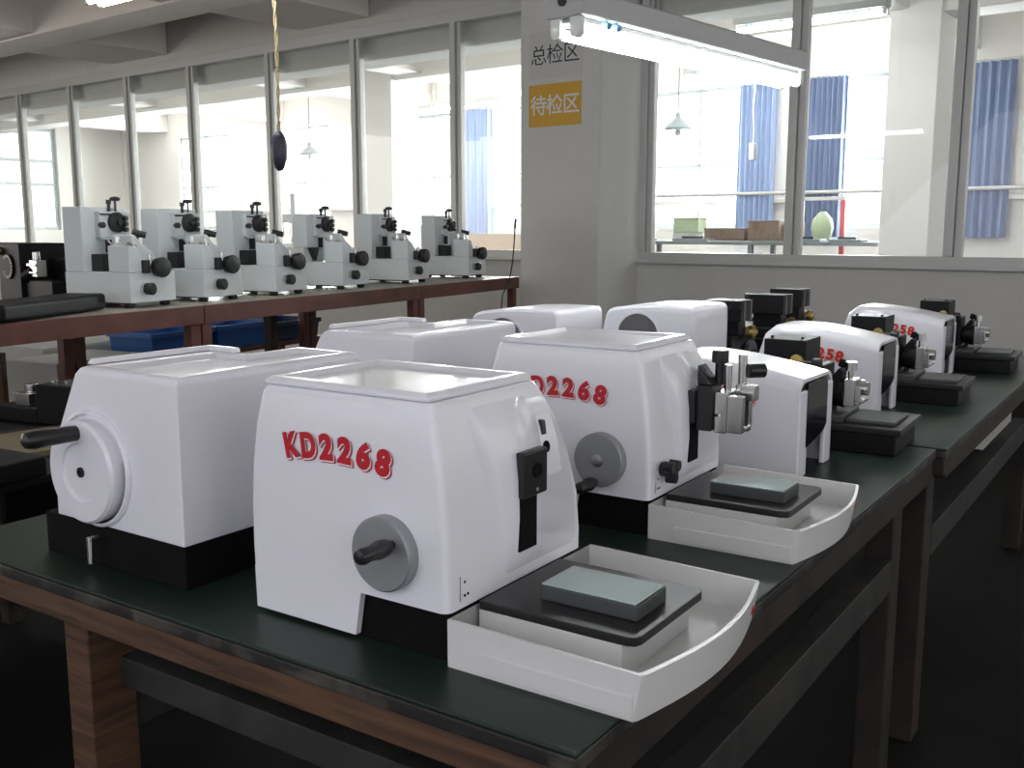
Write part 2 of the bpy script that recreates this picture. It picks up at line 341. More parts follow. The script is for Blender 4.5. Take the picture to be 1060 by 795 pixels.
# ================================================================ LARGE ROTARY MICROTOME (arched lettering, tray)
def arc_front(n=12):
    return [(.276+.026*math.sin(math.pi*i/n), .006+.358*i/n) for i in range(n+1)]
def make_big(loc, rz, label, clamp, hang):
    t = thing('rotary_microtome', loc, rz, label, 'microtome', 'large white rotary microtomes with pull-out trays')
    bx('base', BLACK, t, (-.345, -.002, .012, .325, 0, .12), bevel=.002)
    # cover: lofted shell leaning back on the operator's side and inward on the far side
    def ring(z, xf, xb, yn, yf, cf=.011):
        return [(xf-cf, yn, z), (xf-.0032, yn+.0032, z), (xf, yn+cf, z), (xf, yf-cf, z), (xf-.005, yf-.005, z), (xf-cf, yf, z), (xb+cf, yf, z), (xb, yf-cf, z), (xb, yn+cf, z), (xb+cf, yn, z)]
    bm = BM()
    R_ = [ring(.068, 0, -.362, 0, .342), ring(.10, .001, -.363, 0, .341), ring(.16, .0, -.362, 0, .334), ring(.22, -.006, -.357, 0, .318), ring(.28, -.014, -.348, .001, .292), ring(.325, -.023, -.336, .004, .262), ring(.336, -.027, -.332, .010, .252)]
    loft(bm, R_, cap0=False); cov = obj('cover', bm, WHITE, t, bevel=.0025, angle=32, seg=3)
    bm = BM(); prism(bm, [(-.3518, .0681), (-.146, .0681), (-.157, .006), (-.350, .006)], 'y', .0, .010); obj('skirt', bm, WHITE, cov)
    bm = BM(); prism(bm, [(-.362, .0681), (-.30, .0681), (-.31, .006), (-.352, .006), (-.360, .02)], 'y', .33, .341); obj('skirt', bm, WHITE, cov, bevel=.0015)
    # hood panel standing proud of the operator's face
    prof = [(-.001, .080), (.009, .105), (.012, .16), (.011, .215), (.007, .25), (.000, .28), (-.0105, .303), (-.022, .320), (-.035, .3362)]
    bm = BM(); rings = []
    for x, z in prof:
        yb = .085+.03*(max(0, z-.2)/.13)**2*0
        k = 1 if z > .12 else (z-.085)/.035
        yl = .132-.050*((z-.08)/.25)**1.6 ; yr = .322-.066*((z-.08)/.25)**1.6
        rings.append([(x-.03, yl-.022, z-.004), (x-.006, yl-.012, z), (x, yl, z), (x, .208, z), (x-.003*k, .212, z), (x-.003*k, yr-.012, z), (x-.012, yr-.004, z), (x-.03, yr-.003, z-.004)])
    loft(bm, rings); obj('front_hood', bm, WHITE, cov, bevel=0, smooth=True, angle=50)
    # lid: raised rim round a shallow tray
    bm = BM()
    o_ = [(-.033, .008), (-.033, .246), (-.326, .246), (-.326, .008)]; i1 = [(-.040, .014), (-.040, .240), (-.320, .240), (-.320, .014)]
    i2 = [(-.052, .026), (-.052, .228), (-.308, .228), (-.308, .026)]; i3 = [(-.060, .034), (-.060, .220), (-.300, .220), (-.300, .034)]
    loft(bm, [[(x, y, .3365) for x, y in o_], [(x, y, .342) for x, y in o_], [(x, y, .347) for x, y in i1], [(x, y, .347) for x, y in i2], [(x, y, .3405) for x, y in i3]])
    lid = obj('lid', bm, WHITE, t, bevel=.0012)
    tag(lid, 'white lid with a shallow tray in its top')
    decal(t, 'KD2268', -.264, -.103, .240, -.0002, RED, .0465, rise=.006, tilt=12)
    # coarse-feed wheel
    bm = BM(); lathe(bm, (-.095, 0, .135), (0, -1, 0), [(-.002, .050), (.016, .050), (.019, .0475), (.019, .001)], 48); wh = obj('handwheel', bm, GREYD, t, smooth=True)
    lx, lz = hang
    if clamp:
        bm = BM(); lathe(bm, (-.095, -.019, .135), (0, -1, 0), [(0, .012), (.002, .012), (.0021, .009), (.0035, .009), (.0036, .005), (.005, .005)], 24); obj('hub', bm, CHROME, wh, smooth=True)
    bm = BM(); lathe(bm, (-.095+lx, -.019, .135+lz), (0, -1, 0), [(0, .006), (.006, .007), (.012, .011), (.026, .0125), (.044, .0095), (.056, .011), (.062, .009), (.064, .002)], 20); obj('crank_handle', bm, BLK, wh, smooth=True)
    # operator's face: slot, carriage, switch panel
    bx('slot', BLACK, t, (.004, .0125, .148, .192, .112, .25), bevel=.001)
    cb = bx('carriage', BLK, t, (.006, .021, .146, .206, .188, .252), bevel=.003)
    cyl('carriage_bore', BLACK, cb, (.0205, .178, .224), (.0235, .178, .224), .010)
    cyl('screw', GREYD, cb, (.0205, .178, .197), (.0225, .178, .197), .0025)
    for hy, hzz in ((.036, .102), (.036, .084), (.043, .0845)): cyl('screw_hole', BLACK, t, (-.001, hy, hzz), (.0016, hy, hzz), .0019, n=10)
    bx('marking_line', GREYD, t, (-.001, .0016, .0255, .0268, .078, .112))
    bm = BM(); Mx = Matrix.Translation((.0, 0, 0))
    # slanted switch plate follows the hood's upper slope
    def hx(z):
        for (xa, za), (xb, zb) in zip(prof, prof[1:]):
            if za <= z <= zb: return xa+(xb-xa)*(z-za)/(zb-za)
        return 0
    loft(bm, [[(hx(z)+o, y, z) for y, o in ((.214, -.004), (.214, -.0015), (.262-.1*(z-.2), -.0015), (.262-.1*(z-.2), -.004))] for z in (.205, .23, .255, .275, .29)])
    sp = obj('switch_plate', bm, WHITE, t, smooth=True, angle=50)
    bm = BM(); prism(bm, [(hx(.264)-.003, .264), (hx(.264)+.001, .264), (hx(.284)+.004, .284), (hx(.284)-.003, .285)], 'y', .219, .229); obj('rocker_switch', bm, BLK, sp, bevel=.001)
    cyl('socket', BLACK, sp, (hx(.246)-.004, .226, .246), (hx(.246)-.0005, .226, .2465), .0085)
    # tray
    fr = arc_front(); h0, h1 = .063, .058
    def hz(x): return h0+(h1-h0)*x/.28
    outer = [(.0, .0)]+[(x, y) for x, y in [(.272, .0)]+fr+[(.272, .370)]]+[(.0, .370)]
    inner = [(.0, .005)]+[(.266, .005)]+[(x-.006, .012+(y-.006)*.985) for x, y in fr]+[(.266, .365)]+[(.0, .365)]
    bm = BM(); nn = len(outer)
    fl = [bm.verts.new((x-.010*(x > .2), y, 0)) for x, y in outer]; tp = [bm.verts.new((x, y, hz(x))) for x, y in outer]
    ti = [bm.verts.new((x, y, hz(x))) for x, y in inner]; bi = [bm.verts.new((x-.004*(x > .2), y, .012)) for x, y in inner]
    for i in range(nn):
        j = (i+1) % nn
        for a, b in ((fl, tp), (tp, ti), (ti, bi)): bm.faces.new((a[i], a[j], b[j], b[i]))
    bm.faces.new(fl[::-1]); bm.faces.new(bi)
    tr = obj('waste_tray', bm, WHITE2, t, bevel=.0012)
    bx('side_moulding', WHITE2, tr, (.052, .262, -.0025, .001, .004, .030), bevel=.001)
    bx('stage_support', WHITE2, tr, (.004, .215, .062, .262, .0125, .058), bevel=.002)
    bm = BM(); bmesh.ops.create_cube  # plate with rounded front corners
    pts = [(.006, .060), (.215, .060)]+[(.222+.014*math.cos(a), .074+.014*math.sin(a)) for a in (R(-90), R(-45), R(0))]+[(.222+.014*math.cos(a), .252+.014*math.sin(a)) for a in (R(0), R(45), R(90))]+[(.006, .266)]
    prism(bm, pts, 'z', .0585, .0705); st = obj('stage_plate', bm, DKST, t, bevel=.0015)
    pb = bx('knife_bed', GREYST, t, (.072, .212, .108, .192, .0707, .091), bevel=.0015)
    bx('glass_plate', GLTOP, pb, (.0725, .2095, .1085, .1915, .0912, .0935), bevel=.0008)
    bx('tray_mark', RED, tr, (.2800, .2812, .323, .329, .024, .036))
    if clamp:
        # locking knob, specimen head with its clamp
        bm = BM()
        for a in range(3): 
            A = a*2*math.pi/3+.5; cone(bm, (.012, .052+.014*math.cos(A), .118+.014*math.sin(A)), (.030, .052+.014*math.cos(A), .118+.014*math.sin(A)), .011, .010, 12)
        cone(bm, (-.002, .052, .118), (.028, .052, .118), .013, .015, 16); obj('locking_knob', bm, BLK, t, smooth=True)
        bm = BM(); box(bm, .020, .052, .155, .205, .175, .262); prism(bm, [(.020, .262), (.050, .262), (.020, .30)], 'y', .158, .200); ar = obj('specimen_arm', bm, BLK, t, bevel=.003)
        cyl('clamp_screw', CHROME, ar, (.05, .168, .205), (.066, .160, .207), .003, n=10)
        bm = BM(); box(bm, .052, .078, .165, .222, .172, .250); box(bm, .078, .108, .165, .182, .174, .245); box(bm, .078, .108, .206, .222, .180, .262); box(bm, .095, .112, .182, .206, .176, .188); box(bm, .09, .118, .2, .226, .232, .262)
        cl = obj('specimen_clamp', bm, CHROME, t, bevel=.0025)
        cyl('clamp_pin', CHROME, cl, (.070, .188, .248), (.070, .188, .30), .007, n=14)
        cyl('clamp_lever', CHROME, cl, (.088, .214, .26), (.088, .214, .318), .0085, n=14)
        cyl('adjusting_knob', BLK, cl, (.096, .222, .286), (.118, .246, .286), .0135, .0135, 18)
        kk = cyl('orienting_knob', BLK, t, (.050, .196, .302), (.050, .196, .326), .016, .016, 20, bevel=.002); cyl('knob_stem', BLK, kk, (.050, .196, .26), (.050, .196, .3019), .009, .009, 16)
    return t
big = make_big((-.742, .952, TZ), R(.3), 'front white microtome with its whole red lettering in view, tray overhanging the table corner', False, (.022, .018))
big2 = make_big((-.772, 1.580, TZ), R(.8), 'white microtome behind the front one, silver specimen clamp and black knobs on its face', True, (-.004, -.040))

# ================================================================ WHITE MICROTOME SEEN FROM ITS HANDWHEEL SIDE (L-shaped cover)
def make_wheel(loc, rz, label):
    t = thing('semi_automatic_microtome', loc, rz, label, 'microtome', 'white microtomes turned with their handwheel side to the camera')
    bx('base', BLACK, t, (-.378, -.004, .004, .355, 0, .068), (-.15, -.004, .355, .395, 0, .068), bevel=.002)
    def L(ins, z, xf):   # L-shaped outline; xf: x of the slanted front
        return [(-ins, ins, z), (-ins, .400-ins, z), (-.155+ins, .400-ins, z), (-.155+ins, .272-ins, z), (xf+ins, .272-ins, z), (xf+ins, ins, z)]
    bm = BM()
    loft(bm, [L(0, .070, -.334), L(0, .187, -.332), L(.001, .318, -.260), L(.004, .329, -.252), L(.010, .332, -.246), L(.022, .332, -.236), L(.030, .322, -.230)])
    cv = obj('cover', bm, WHITE, t, bevel=.003, angle=24, seg=3)
    bm = BM(); loft(bm, [[(-.170, .256, .332), (-.170, .272, .332), (-.256, .272, .332), (-.256, .022, .332), (-.240, .022, .332), (-.240, .256, .332)], [(-.172, .258, .341), (-.172, .270, .341), (-.253, .270, .341), (-.253, .026, .341), (-.243, .026, .341), (-.243, .258, .341)]]); obj('raised_rim', bm, WHITE, cv, bevel=.002)
    # wheel in a shallow collar
    bm = BM(); lathe(bm, (-.218, 0, .166), (0, -1, 0), [(-.003, .098), (.004, .097), (.007, .094), (.007, .0905), (.0, .0905)], 64); obj('wheel_collar', bm, WHITE, cv, smooth=True)
    bm = BM(); lathe(bm, (-.222, .0, .163), (0, -1, 0), [(-.001, .085), (.021, .085), (.026, .081), (.026, .048), (.022, .046), (.022, .001)], 64); wh = obj('handwheel', bm, WHITE, t, smooth=True)
    bm = BM(); lathe(bm, (-.222, -.022, .163), (0, -1, 0), [(0, .0085), (.003, .0085), (.0031, .004), (.001, .004)], 24); obj('hub_bolt', bm, BLK, wh, smooth=True)
    bm = BM(); lathe(bm, (-.224, -.025, .228), (-.10, -1, 0), [(0, .0125), (.04, .0138), (.070, .0148), (.082, .012), (.086, .006)], 24); obj('crank_handle', bm, BLK, wh, smooth=True)
    bm = BM(); cone(bm, (-.216, -.001, .05), (-.216, -.022, .05), .006, .006, 14); cone(bm, (-.216, -.018, .054), (-.212, -.022, .012), .006, .0045, 14); obj('lock_lever', bm, CHROME, t, smooth=True)
    bm = BM(); prism(bm, [(-.338, .078), (-.345, .078), (-.375, .10), (-.375, .140), (-.338, .16)], 'y', .10, .155); obj('chip_guard', bm, GREYD, t, bevel=.003)
    # red arc of the emblem wrapping over the top edge of the slanted face
    bm = BM(); tube(bm, [(-.2655, .010, .310), (-.2635, .020, .3175), (-.2585, .034, .3255), (-.2525, .052, .3315), (-.2475, .075, .3345), (-.2465, .10, .3345)], .0035)
    obj('red_emblem', bm, RED, t, smooth=True)
    return t
wm = make_wheel((-1.236, .937, TZ), 0, 'leftmost white microtome with a large white handwheel and black crank handle')
wm2 = dup(wm, (-1.318, 1.585, TZ+.002), R(1.5), 'white microtome directly behind the leftmost one, its tray top showing above it')

# ================================================================ COMPACT MICROTOME COVERS (rounded hood, dark shield)
def make_small(loc, rz, label, group, letter=True, flip=False):
    t = thing('compact_microtome_cover', loc, rz, label, 'microtome cover', group)
    W = .24; n = 10
    def section(x, h, ins):   # outline over the top in y-z
        r = .035; pts = [(x, ins, 0)]
        for i in range(n+1):
            a = R(180-90*i/n); pts.append((x, ins+r+r*math.cos(a), h-r*.9+r*.9*math.sin(a)))
        for i in range(n+1):
            a = R(90-90*i/n); pts.append((x, W-ins-r+r*math.cos(a), h-r*.9+r*.9*math.sin(a)+.0))
        pts.append((x, W-ins, 0)); return pts
    def crown(s): return .222+.038*math.sin(min(1, s/.78)*math.pi/2) if s < .78 else .260-.10*((s-.78)/.22)**3
    secs = [(0.0, 0), (.004, .0)]+[(.02+.36*i/12, 0) for i in range(13)]
    bm = BM(); rows = []
    for x, _ in secs:
        s = x/.38; h = crown(s)
        if s > .9: h -= .03*((s-.9)/.1)**2
        # crowned across: middle higher than the shoulders
        pts = section(-x, h, .006*s)
        rows.append(pts)
    inner = []
    for x, _ in secs:
        s = x/.38; h = crown(s)-.004
        if s > .9: h -= .03*((s-.9)/.1)**2
        p = section(-x, h-.004, .006*s+.006); inner.append(p)
    # outer skin
    O = [[bm.verts.new(p) for p in r] for r in rows]; Nn = [[bm.verts.new(p) for p in r] for r in inner[:-1]]
    for a, b in zip(O, O[1:]):
        for i in range(len(a)-1): bm.faces.new((a[i], a[i+1], b[i+1], b[i]))
    bm.faces.new(O[-1])
    for a, b in zip(Nn, Nn[1:]):
        for i in range(len(a)-1): bm.faces.new((b[i], b[i+1], a[i+1], a[i]))
    bm.faces.new(Nn[-1][::-1])
    for i in range(len(O[0])-1): bm.faces.new((O[0][i], Nn[0][i], Nn[0][i+1], O[0][i+1]))
    sh = obj('hood', bm, WHITE, t, smooth=True, angle=40)
    # front posts and lintel
    bx('front_frame', WHITE, sh, (-.010, .003, .0, .058, 0, .196), bevel=.004); bx('front_frame', WHITE, sh, (-.010, .003, W-.050, W, 0, .196), bevel=.004)
    # smoked shield with a curved lower edge
    bm = BM(); pts = [(.046, .19), (.054, .210), (W-.054, .210), (W-.044, .19)]+[(W-.044-(W-.090)*i/8, .098-.034*(i/8)**.5) for i in range(9)]
    prism(bm, pts, 'x', -.004, .004); obj('smoked_shield', bm, SHIELD, t, bevel=.001)
    if letter: decal(t, 'KD2258', -.2475, -.114, .163, .001, RED2, .044, rise=.006)
    if flip:
        bm = BM(); lathe(bm, (-.12, .0015, .115), (0, -1, 0), [(-.001, .085), (.0, .085), (.001, .001)], 48); obj('wheel_opening', bm, BLACK, t, smooth=True)
    return t
G3 = 'compact white microtome covers in a row with dark front shields'
sm = make_small((-.690, 2.150, TZ), R(0), 'nearest rounded white cover with dark front shield, just behind the machine with the silver clamp', G3)
sm2 = dup(sm, (-.738, 3.005, TZ), R(0), 'middle rounded white cover with dark front shield, between two uncovered black machines')
sm3 = dup(sm, (-.740, 3.930, TZ), R(0), 'farthest rounded white cover with dark front shield, nearest the wall')

# turned round covers with a wheel opening in the side
def make_turned(loc, rz, label):
    t = thing('turned_microtome_cover', loc, rz, label, 'microtome cover', 'rounded white covers turned with their backs to the aisle')
    W = .26; bm = BM()
    def sec(y):
        pts = [(0, y, 0), (.0, y, .27)]
        for i in range(1, 7): a = R(90*i/6); pts.append((-.022+.022*math.cos(a), y, .308+.022*math.sin(a)))
        pts += [(-.12, y, .330), (-.20, y, .326), (-.262, y, .318)]
        for i in range(1, 6): a = R(90+75*i/5); pts.append((-.266+.030*math.cos(a), y, .287+.030*math.sin(a)))
        pts += [(-.330, y, .15), (-.332, y, 0)]
        return pts
    def sc(pts, k):
        return [(x*(1-k)-.16*k, y, z*(1-k*.7)) for x, y, z in pts]
    loft(bm, [sc(sec(0), .035), sc(sec(.006), .010), sec(.02), sec(W-.02), sc(sec(W-.006), .010), sc(sec(W), .035)])
    obj('hood', bm, WHITE, t, smooth=True, angle=45)
    bm = BM(); lathe(bm, (-.182, .0, .235), (0, -1, 0), [(-.002, .074), (.004, .074), (.004, .068), (-.001, .067)], 48); rg = obj('opening_rim', bm, WHITE, t, smooth=True)
    bm = BM(); lathe(bm, (-.182, -.0005, .235), (0, -1, 0), [(-.001, .067), (.0, .067), (.001, .001)], 48); obj('wheel_opening', bm, mat('grey_opening', (.12, .12, .12), .5), t, smooth=True)
    return t
tm = make_turned((-1.180, 2.69, TZ), R(0), 'rounded white cover with a round wheel opening, in front of the black machines')
tm2 = dup(tm, (-1.43, 2.34, TZ), R(0), 'rounded white cover whose top just shows behind the tray tops, before the column')

# ================================================================ UNCOVERED BLACK MICROTOMES
def make_black(loc, rz, label):
    t = thing('uncovered_microtome', loc, rz, label, 'microtome', 'uncovered black microtomes standing between the white covers')
    b = bx('base', BLKM, t, (-.36, .0, .0, .25, 0, .052), bevel=.004)
    bx('drip_tray', DKST, t, (-.19, .012, -.006, .255, .052, .068), bevel=.002)
    bx('stage_plate', GREYST, t, (-.13, -.012, .04, .20, .068, .078), bevel=.002)
    bx('rear_rail', GREYST, t, (-.21, -.135, .02, .20, .068, .086), bevel=.002)
    bx('body', BLKM, t, (-.36, -.235, .01, .235, .0525, .20), bevel=.004)
    hd = bx('feed_box', BLKM, t, (-.352, -.242, .05, .19, .198, .268), bevel=.002)
    for x in (-.34, -.26): cyl('screw', BLK, hd, (x, .08, .2675), (x, .08, .274), .004, n=10)
    bm = BM(); lathe(bm, (-.262, .05, .215), (0, -1, 0), [(-.01, .016), (0, .017), (.012, .017), (.013, .008)], 16); obj('brass_nut', bm, BRASS, hd, smooth=True)
    cyl('pin', CHROME, hd, (-.25, .04, .215), (-.212, .04, .214), .003, n=8)
    bm = BM(); lathe(bm, (-.222, .04, .214), (1, 0, -.05), [(0, .010), (.006, .0135), (.024, .0135), (.026, .006)], 16); obj('feed_knob', bm, KNOB, hd, smooth=True)
    bx('slide', BLKM, t, (-.234, -.196, .06, .17, .09, .205), bevel=.005)
    bm = BM(); cone(bm, (-.196, .115, .135), (-.150, .115, .132), .034, .040, 24); sh = obj('specimen_arm', bm, BLKM, t, bevel=.002, smooth=True)
    bm = BM(); prism(bm, [(-.196, .155), (-.160, .155), (-.156, .190), (-.166, .198), (-.180, .180)], 'y', .09, .14); cone(bm, (-.166, .115, .198), (-.160, .115, .218), .010, .010, 12); obj('tilt_bracket', bm, BLKM, sh, bevel=.003)
    cyl('tilt_screw', BLK, sh, (-.178, .115, .100), (-.184, .115, .078), .008, n=12)
    bm = BM(); box(bm, -.150, -.122, .085, .145, .100, .170); box(bm, -.122, -.108, .085, .100, .105, .155); box(bm, -.122, -.106, .130, .145, .140, .165); box(bm, -.122, -.100, .085, .145, .112, .120)
    cl = obj('specimen_clamp', bm, CHROME, t, bevel=.002)
    bm = BM(); cone(bm, (-.140, .110, .170), (-.140, .110, .192), .007, .007, 12); cone(bm, (-.140, .110, .192), (-.140, .110, .214), .0145, .0145, 20); obj('clamp_knob', bm, CHROME, cl, smooth=True)
    cyl('side_screw', CHROME, cl, (-.122, .12, .145), (-.095, .12, .145), .017, .017, 18)
    return t
bl = make_black((-.563, 2.505, TZ), R(2), 'uncovered black machine with silver clamp, between the nearest and middle rounded white covers')
bl2 = dup(bl, (-.572, 3.350, TZ), R(2), 'uncovered black machine with silver clamp, between the middle and farthest rounded white covers')
bl3 = dup(bl, (-.545, 4.23, TZ), R(1), 'uncovered black machine beside the farthest rounded white cover, closest to the wall')
# black mechanisms behind the turned cover
def make_mech(loc, rz, label):
    t = thing('bare_microtome_mechanism', loc, rz, label, 'microtome', 'bare black mechanisms in the middle of the far table')
    bx('base', BLKM, t, (-.28, 0, 0, .25, 0, .06), bevel=.004)
    bx('body', BLKM, t, (-.26, -.03, .02, .23, .0605, .215), bevel=.004)
    bx('rib', BLKM, t, (-.03, -.010, .05, .10, .0605, .16), (-.03, -.010, .15, .20, .0605, .16), bevel=.003)
    m = bx('feed_housing', BLKM, t, (-.13, -.005, .03, .13, .262, .328), bevel=.002)
    bx('housing_neck', BLKM, t, (-.12, -.02, .05, .11, .2155, .2618), bevel=.002)
    bx('slide_strip', GREYST, m, (-.0048, -.0035, .050, .066, .262, .325), bevel=.0005); bx('slide_strip', GREYST, m, (-.0048, -.0035, .105, .120, .262, .325), bevel=.0005)
    bm = BM(); lathe(bm, (-.02, .125, .222), (.6, .5, 0), [(0, .018), (.012, .024), (.024, .022), (.026, .009), (.034, .008)], 24); obj('worm_gear', bm, BRASS, t, smooth=True)
    bm = BM(); lathe(bm, (-.028, .17, .14), (1, 0, 0), [(0, .050), (.012, .050), (.013, .012)], 32); obj('flywheel', bm, GREYST, t, smooth=True)
    bm = BM(); cone(bm, (-.22, .05, .2155), (-.22, .05, .285), .010, .010, 14); cone(bm, (-.22, .05, .285), (-.22, .05, .305), .017, .017, 16); obj('top_knob', bm, KNOB, t, smooth=True)
    bm = BM()
    for k in range(5): cone(bm, (-.031, .05+.035*k, .085+.05*(k % 2)), (-.022, .05+.035*k, .085+.05*(k % 2)), .006, .006, 10)
    obj('bolt_heads', bm, GREYST, t, smooth=True)
    bx('side_rail', DKST, t, (-.24, -.05, .012, .0195, .17, .178), (-.24, -.05, .012, .0195, .13, .138))
    return t
me1 = make_mech((-1.16, 2.985, TZ), R(0), 'bare black mechanism right beside the turned white cover, silver strips on its top box')
me2 = dup(me1, (-1.145, 3.335, TZ), R(0), 'tallest bare black mechanism, standing behind the one beside the turned white cover')
me3 = dup(me1, (-1.20, 3.70, TZ), R(0), 'lowest bare black mechanism, farthest back behind the middle rounded white cover')

# ================================================================ BENCH WITH PALE GREY SLIDING MICROTOMES
L_B = 4.36
def bench(name, y0, y1, label):
    t = thing(name, MBN @ Vector((0, y0, FZ)), R(6.9), label, 'bench', 'red-brown benches under the pale machines')
    L = y1-y0; zt = BZ-FZ; D = .95
    bx('bench_top', BTOP, t, (-D, -.0205, 0, L, zt-.025, zt), bevel=.001)
    bx('front_rail', REDW, t, (-.020, .0, .001, L-.001, zt-.085, zt), bevel=.002)
    bx('rear_rail', REDW, t, (-D+.004, -D+.045, .002, L-.002, zt-.095, zt-.0252), bevel=.003)
    for x in (-.071, -D+.005):
        for y in (.004, L-.064): bx('leg', REDW, t, (x, x+.05, y, y+.06, 0, zt-(.0255 if x > -.5 else .0955)), bevel=.003)
    bx('middle_leg', WOODD, t, (-.56, -.50, L*.55, L*.55+.06, .0, zt-.0255), bevel=.003)
    return t
bench('painted_bench', -1.35, 1.05, 'red-brown bench at the left edge, under the black machine with the slab')
bench('painted_bench', 1.055, 2.95, 'red-brown bench in the middle of the row, between the two pairs of joined legs')
bench('painted_bench', 2.955, 4.33, 'red-brown bench at the far end, running up to the column')

def make_slide(variant, loc, rz, label):
    t = thing('pale_microtome', loc, rz, label, 'microtome', 'pale grey microtomes standing on the bench')
    # origin: near right foot; x back is negative, y runs along the bench
    for x, y in ((-.04, .03), (-.04, .25), (-.35, .03), (-.35, .25)):
        bm = BM(); lathe(bm, (x, y, 0), (0, 0, 1), [(0, .020), (.006, .024), (.018, .024), (.0225, .016)], 16); obj('foot', bm, KNOB, t, smooth=True)
    if variant != 2:
        bx('base', CREAM, t, (-.395, 0, 0, .285, .0228, .160), bevel=.004)
        bx('tower', CREAM, t, (-.39, -.275, .0, .27, .1605, .455), bevel=.004)
    else:
        bx('base', CREAM, t, (-.395, 0, 0, .285, .0228, .160), bevel=.004)
        bx('tower', CREAM, t, (-.37, -.265, .02, .24, .245, .445), bevel=.004)
        bx('tower_neck', CREAM2, t, (-.35, -.29, .10, .22, .1605, .2449), bevel=.003)
    bx('under_plate', DKST, t, (-.34, -.08, .05, .24, .0145, .0226))
    twh = .455 if variant != 2 else .445; X = -.275 if variant != 2 else -.265
    hd = bx('head_plate', CREAM2, t, (X, X+.03, .08, .262, .315, .435), bevel=.003)
    bm = BM(); lathe(bm, (X+.03, .175, .385), (1, 0, 0), [(0, .047), (.018, .047), (.022, .040), (.023, .015), (.035, .013)], 28)
    for k in range(3): cone(bm, (X+.05, .208, .352+.026*k), (X+.068, .210, .352+.026*k), .013, .011, 12)
    obj('index_dial', bm, KNOB, hd, smooth=True)
    bx('head_slot', BLACK, hd, (X+.03, X+.032, .085, .145, .418, .425))
    bm = BM(); lathe(bm, (X+.03, .075, .372), (1, -.2, 0), [(0, .006), (.015, .007), (.017, .014), (.036, .014), (.039, .007)], 16); obj('side_knob', bm, KNOB, hd, smooth=True)
    bm = BM(); cone(bm, (X+.01, .160, twh-.02), (X+.01, .160, twh+.014), .008, .008, 12); cone(bm, (X+.01, .160, twh+.014), (X+.01, .160, twh+.034), .012, .012, 14); obj('small_top_knob', bm, KNOB, t, smooth=True)
    bm = BM(); cone(bm, (X+.02, .190, .42), (X+.02, .190, twh+.030), .006, .006, 12); sp = obj('spindle', bm, GREYST, t, smooth=True)
    bm = BM(); lathe(bm, (X+.02, .190, twh+.028), (0, 0, 1), [(0, .010), (.004, .024), (.014, .025), (.020, .016), (.022, .004)], 20); obj('top_knob', bm, KNOB, sp, smooth=True)
    bx('slide_way', DKST, t, (X+.0, X+.03, .135, .150, .245, .31), bevel=.001)
    bx('cross_bar', CREAM2, t, (X+.03, X+.05, .08, .262, .305, .313), bevel=.001)
    if variant == 2:
        bm = BM(); prism(bm, [(.05, .243), (.13, .243), (.12, .20), (.10, .165), (.075, .20)], 'x', X-.02, X+.01); obj('drip_spout', bm, KNOB, t, bevel=.002)
    else:
        bx('black_chuck', KNOB, t, (X+.002, X+.07, .045, .125, .162, .240), bevel=.003)
    # tapering knife block on the near side
    bm = BM(); prism(bm, [(.002, .161), (.115, .161), (.095, .20), (.05, .275), (.002, .280)], 'x', -.125, -.002); kb = obj('knife_block', bm, CREAM, t, bevel=.003)
    bm = BM(); box(bm, -.115, -.085, .01, .05, .279, .295); cone(bm, (-.11, .02, .29), (-.07, .015, .235), .009, .007, 10); cone(bm, (-.10, .04, .28), (-.10, .04, .320), .009, .009, 10); cone(bm, (-.08, .03, .25), (-.12, .0, .305), .006, .006, 10); obj('knife_clamp', bm, CHROME, kb, bevel=.001, smooth=True)
    # slanted housing falling away along the bench
    bm = BM(); prism(bm, [(.125, .161), (.275, .161), (.275, .215), (.25, .25), (.19, .285), (.145, .33), (.125, .325)], 'x', -.225, -.10); sl = obj('slanted_housing', bm, CREAM2, t, bevel=.006)
    bm = BM(); cone(bm, (-.16, .20, .27), (-.14, .205, .33), .008, .008, 12); cone(bm, (-.155, .185, .338), (-.11, .225, .325), .017, .015, 16); obj('lever_knob', bm, KNOB, sl, smooth=True)
    bm = BM(); cone(bm, (-.10, .135, .27), (-.13, .135, .285), .018, .016, 12); cone(bm, (-.10, .135, .315), (-.095, .125, .25), .008, .008, 10); obj('tension_screw', bm, CHROME, sl, smooth=True)
    # front controls
    bm = BM(); box(bm, -.02, .025, .075, .105, .155, .215); cone(bm, (-.02, .10, .185), (.012, .10, .185), .02, .02, 12); k0 = obj('control_bracket', bm, KNOB, t, bevel=.004)
    bm = BM(); lathe(bm, (.006, .165, .180), (1, 0, 0), [(-.012, .03), (0, .042), (.035, .047), (.045, .042), (.048, .015)], 32); obj('control_wheel', bm, KNOB, k0, smooth=True)
    cyl('set_screw', CHROME, k0, (.012, .115, .205), (.012, .115, .240), .009, n=14)
    bm = BM(); lathe(bm, (.0, .085, .085), (1, 0, 0), [(-.002, .027), (.018, .027), (.0181, .017), (.026, .017)], 24); fs = obj('feed_scale', bm, CHROME, t, smooth=True)
    bm = BM(); lathe(bm, (.022, .085, .085), (1, 0, 0), [(0, .018), (.004, .027), (.026, .028), (.031, .022), (.032, .006)], 28); obj('feed_knob', bm, KNOB, fs, smooth=True)
    return t
SL = [(-.205, .765, 'leftmost pale grey microtome on the bench, next to the black slab'),
      (-.205, 1.225, 'second pale grey microtome from the left on the bench, next to the leftmost one'),
      (-.205, 1.745, 'third pale grey microtome from the left, just left of below the hanging violet switch'),
      (-.235, 2.38, 'fourth pale grey microtome from the left, black spout under its narrow tower'),
      (-.245, 3.10, 'fifth pale grey microtome from the left, standing across the joint of two benches'),
      (-.245, 3.90, 'rightmost pale grey microtome on the bench, closest to the column')]
sA = sB = None
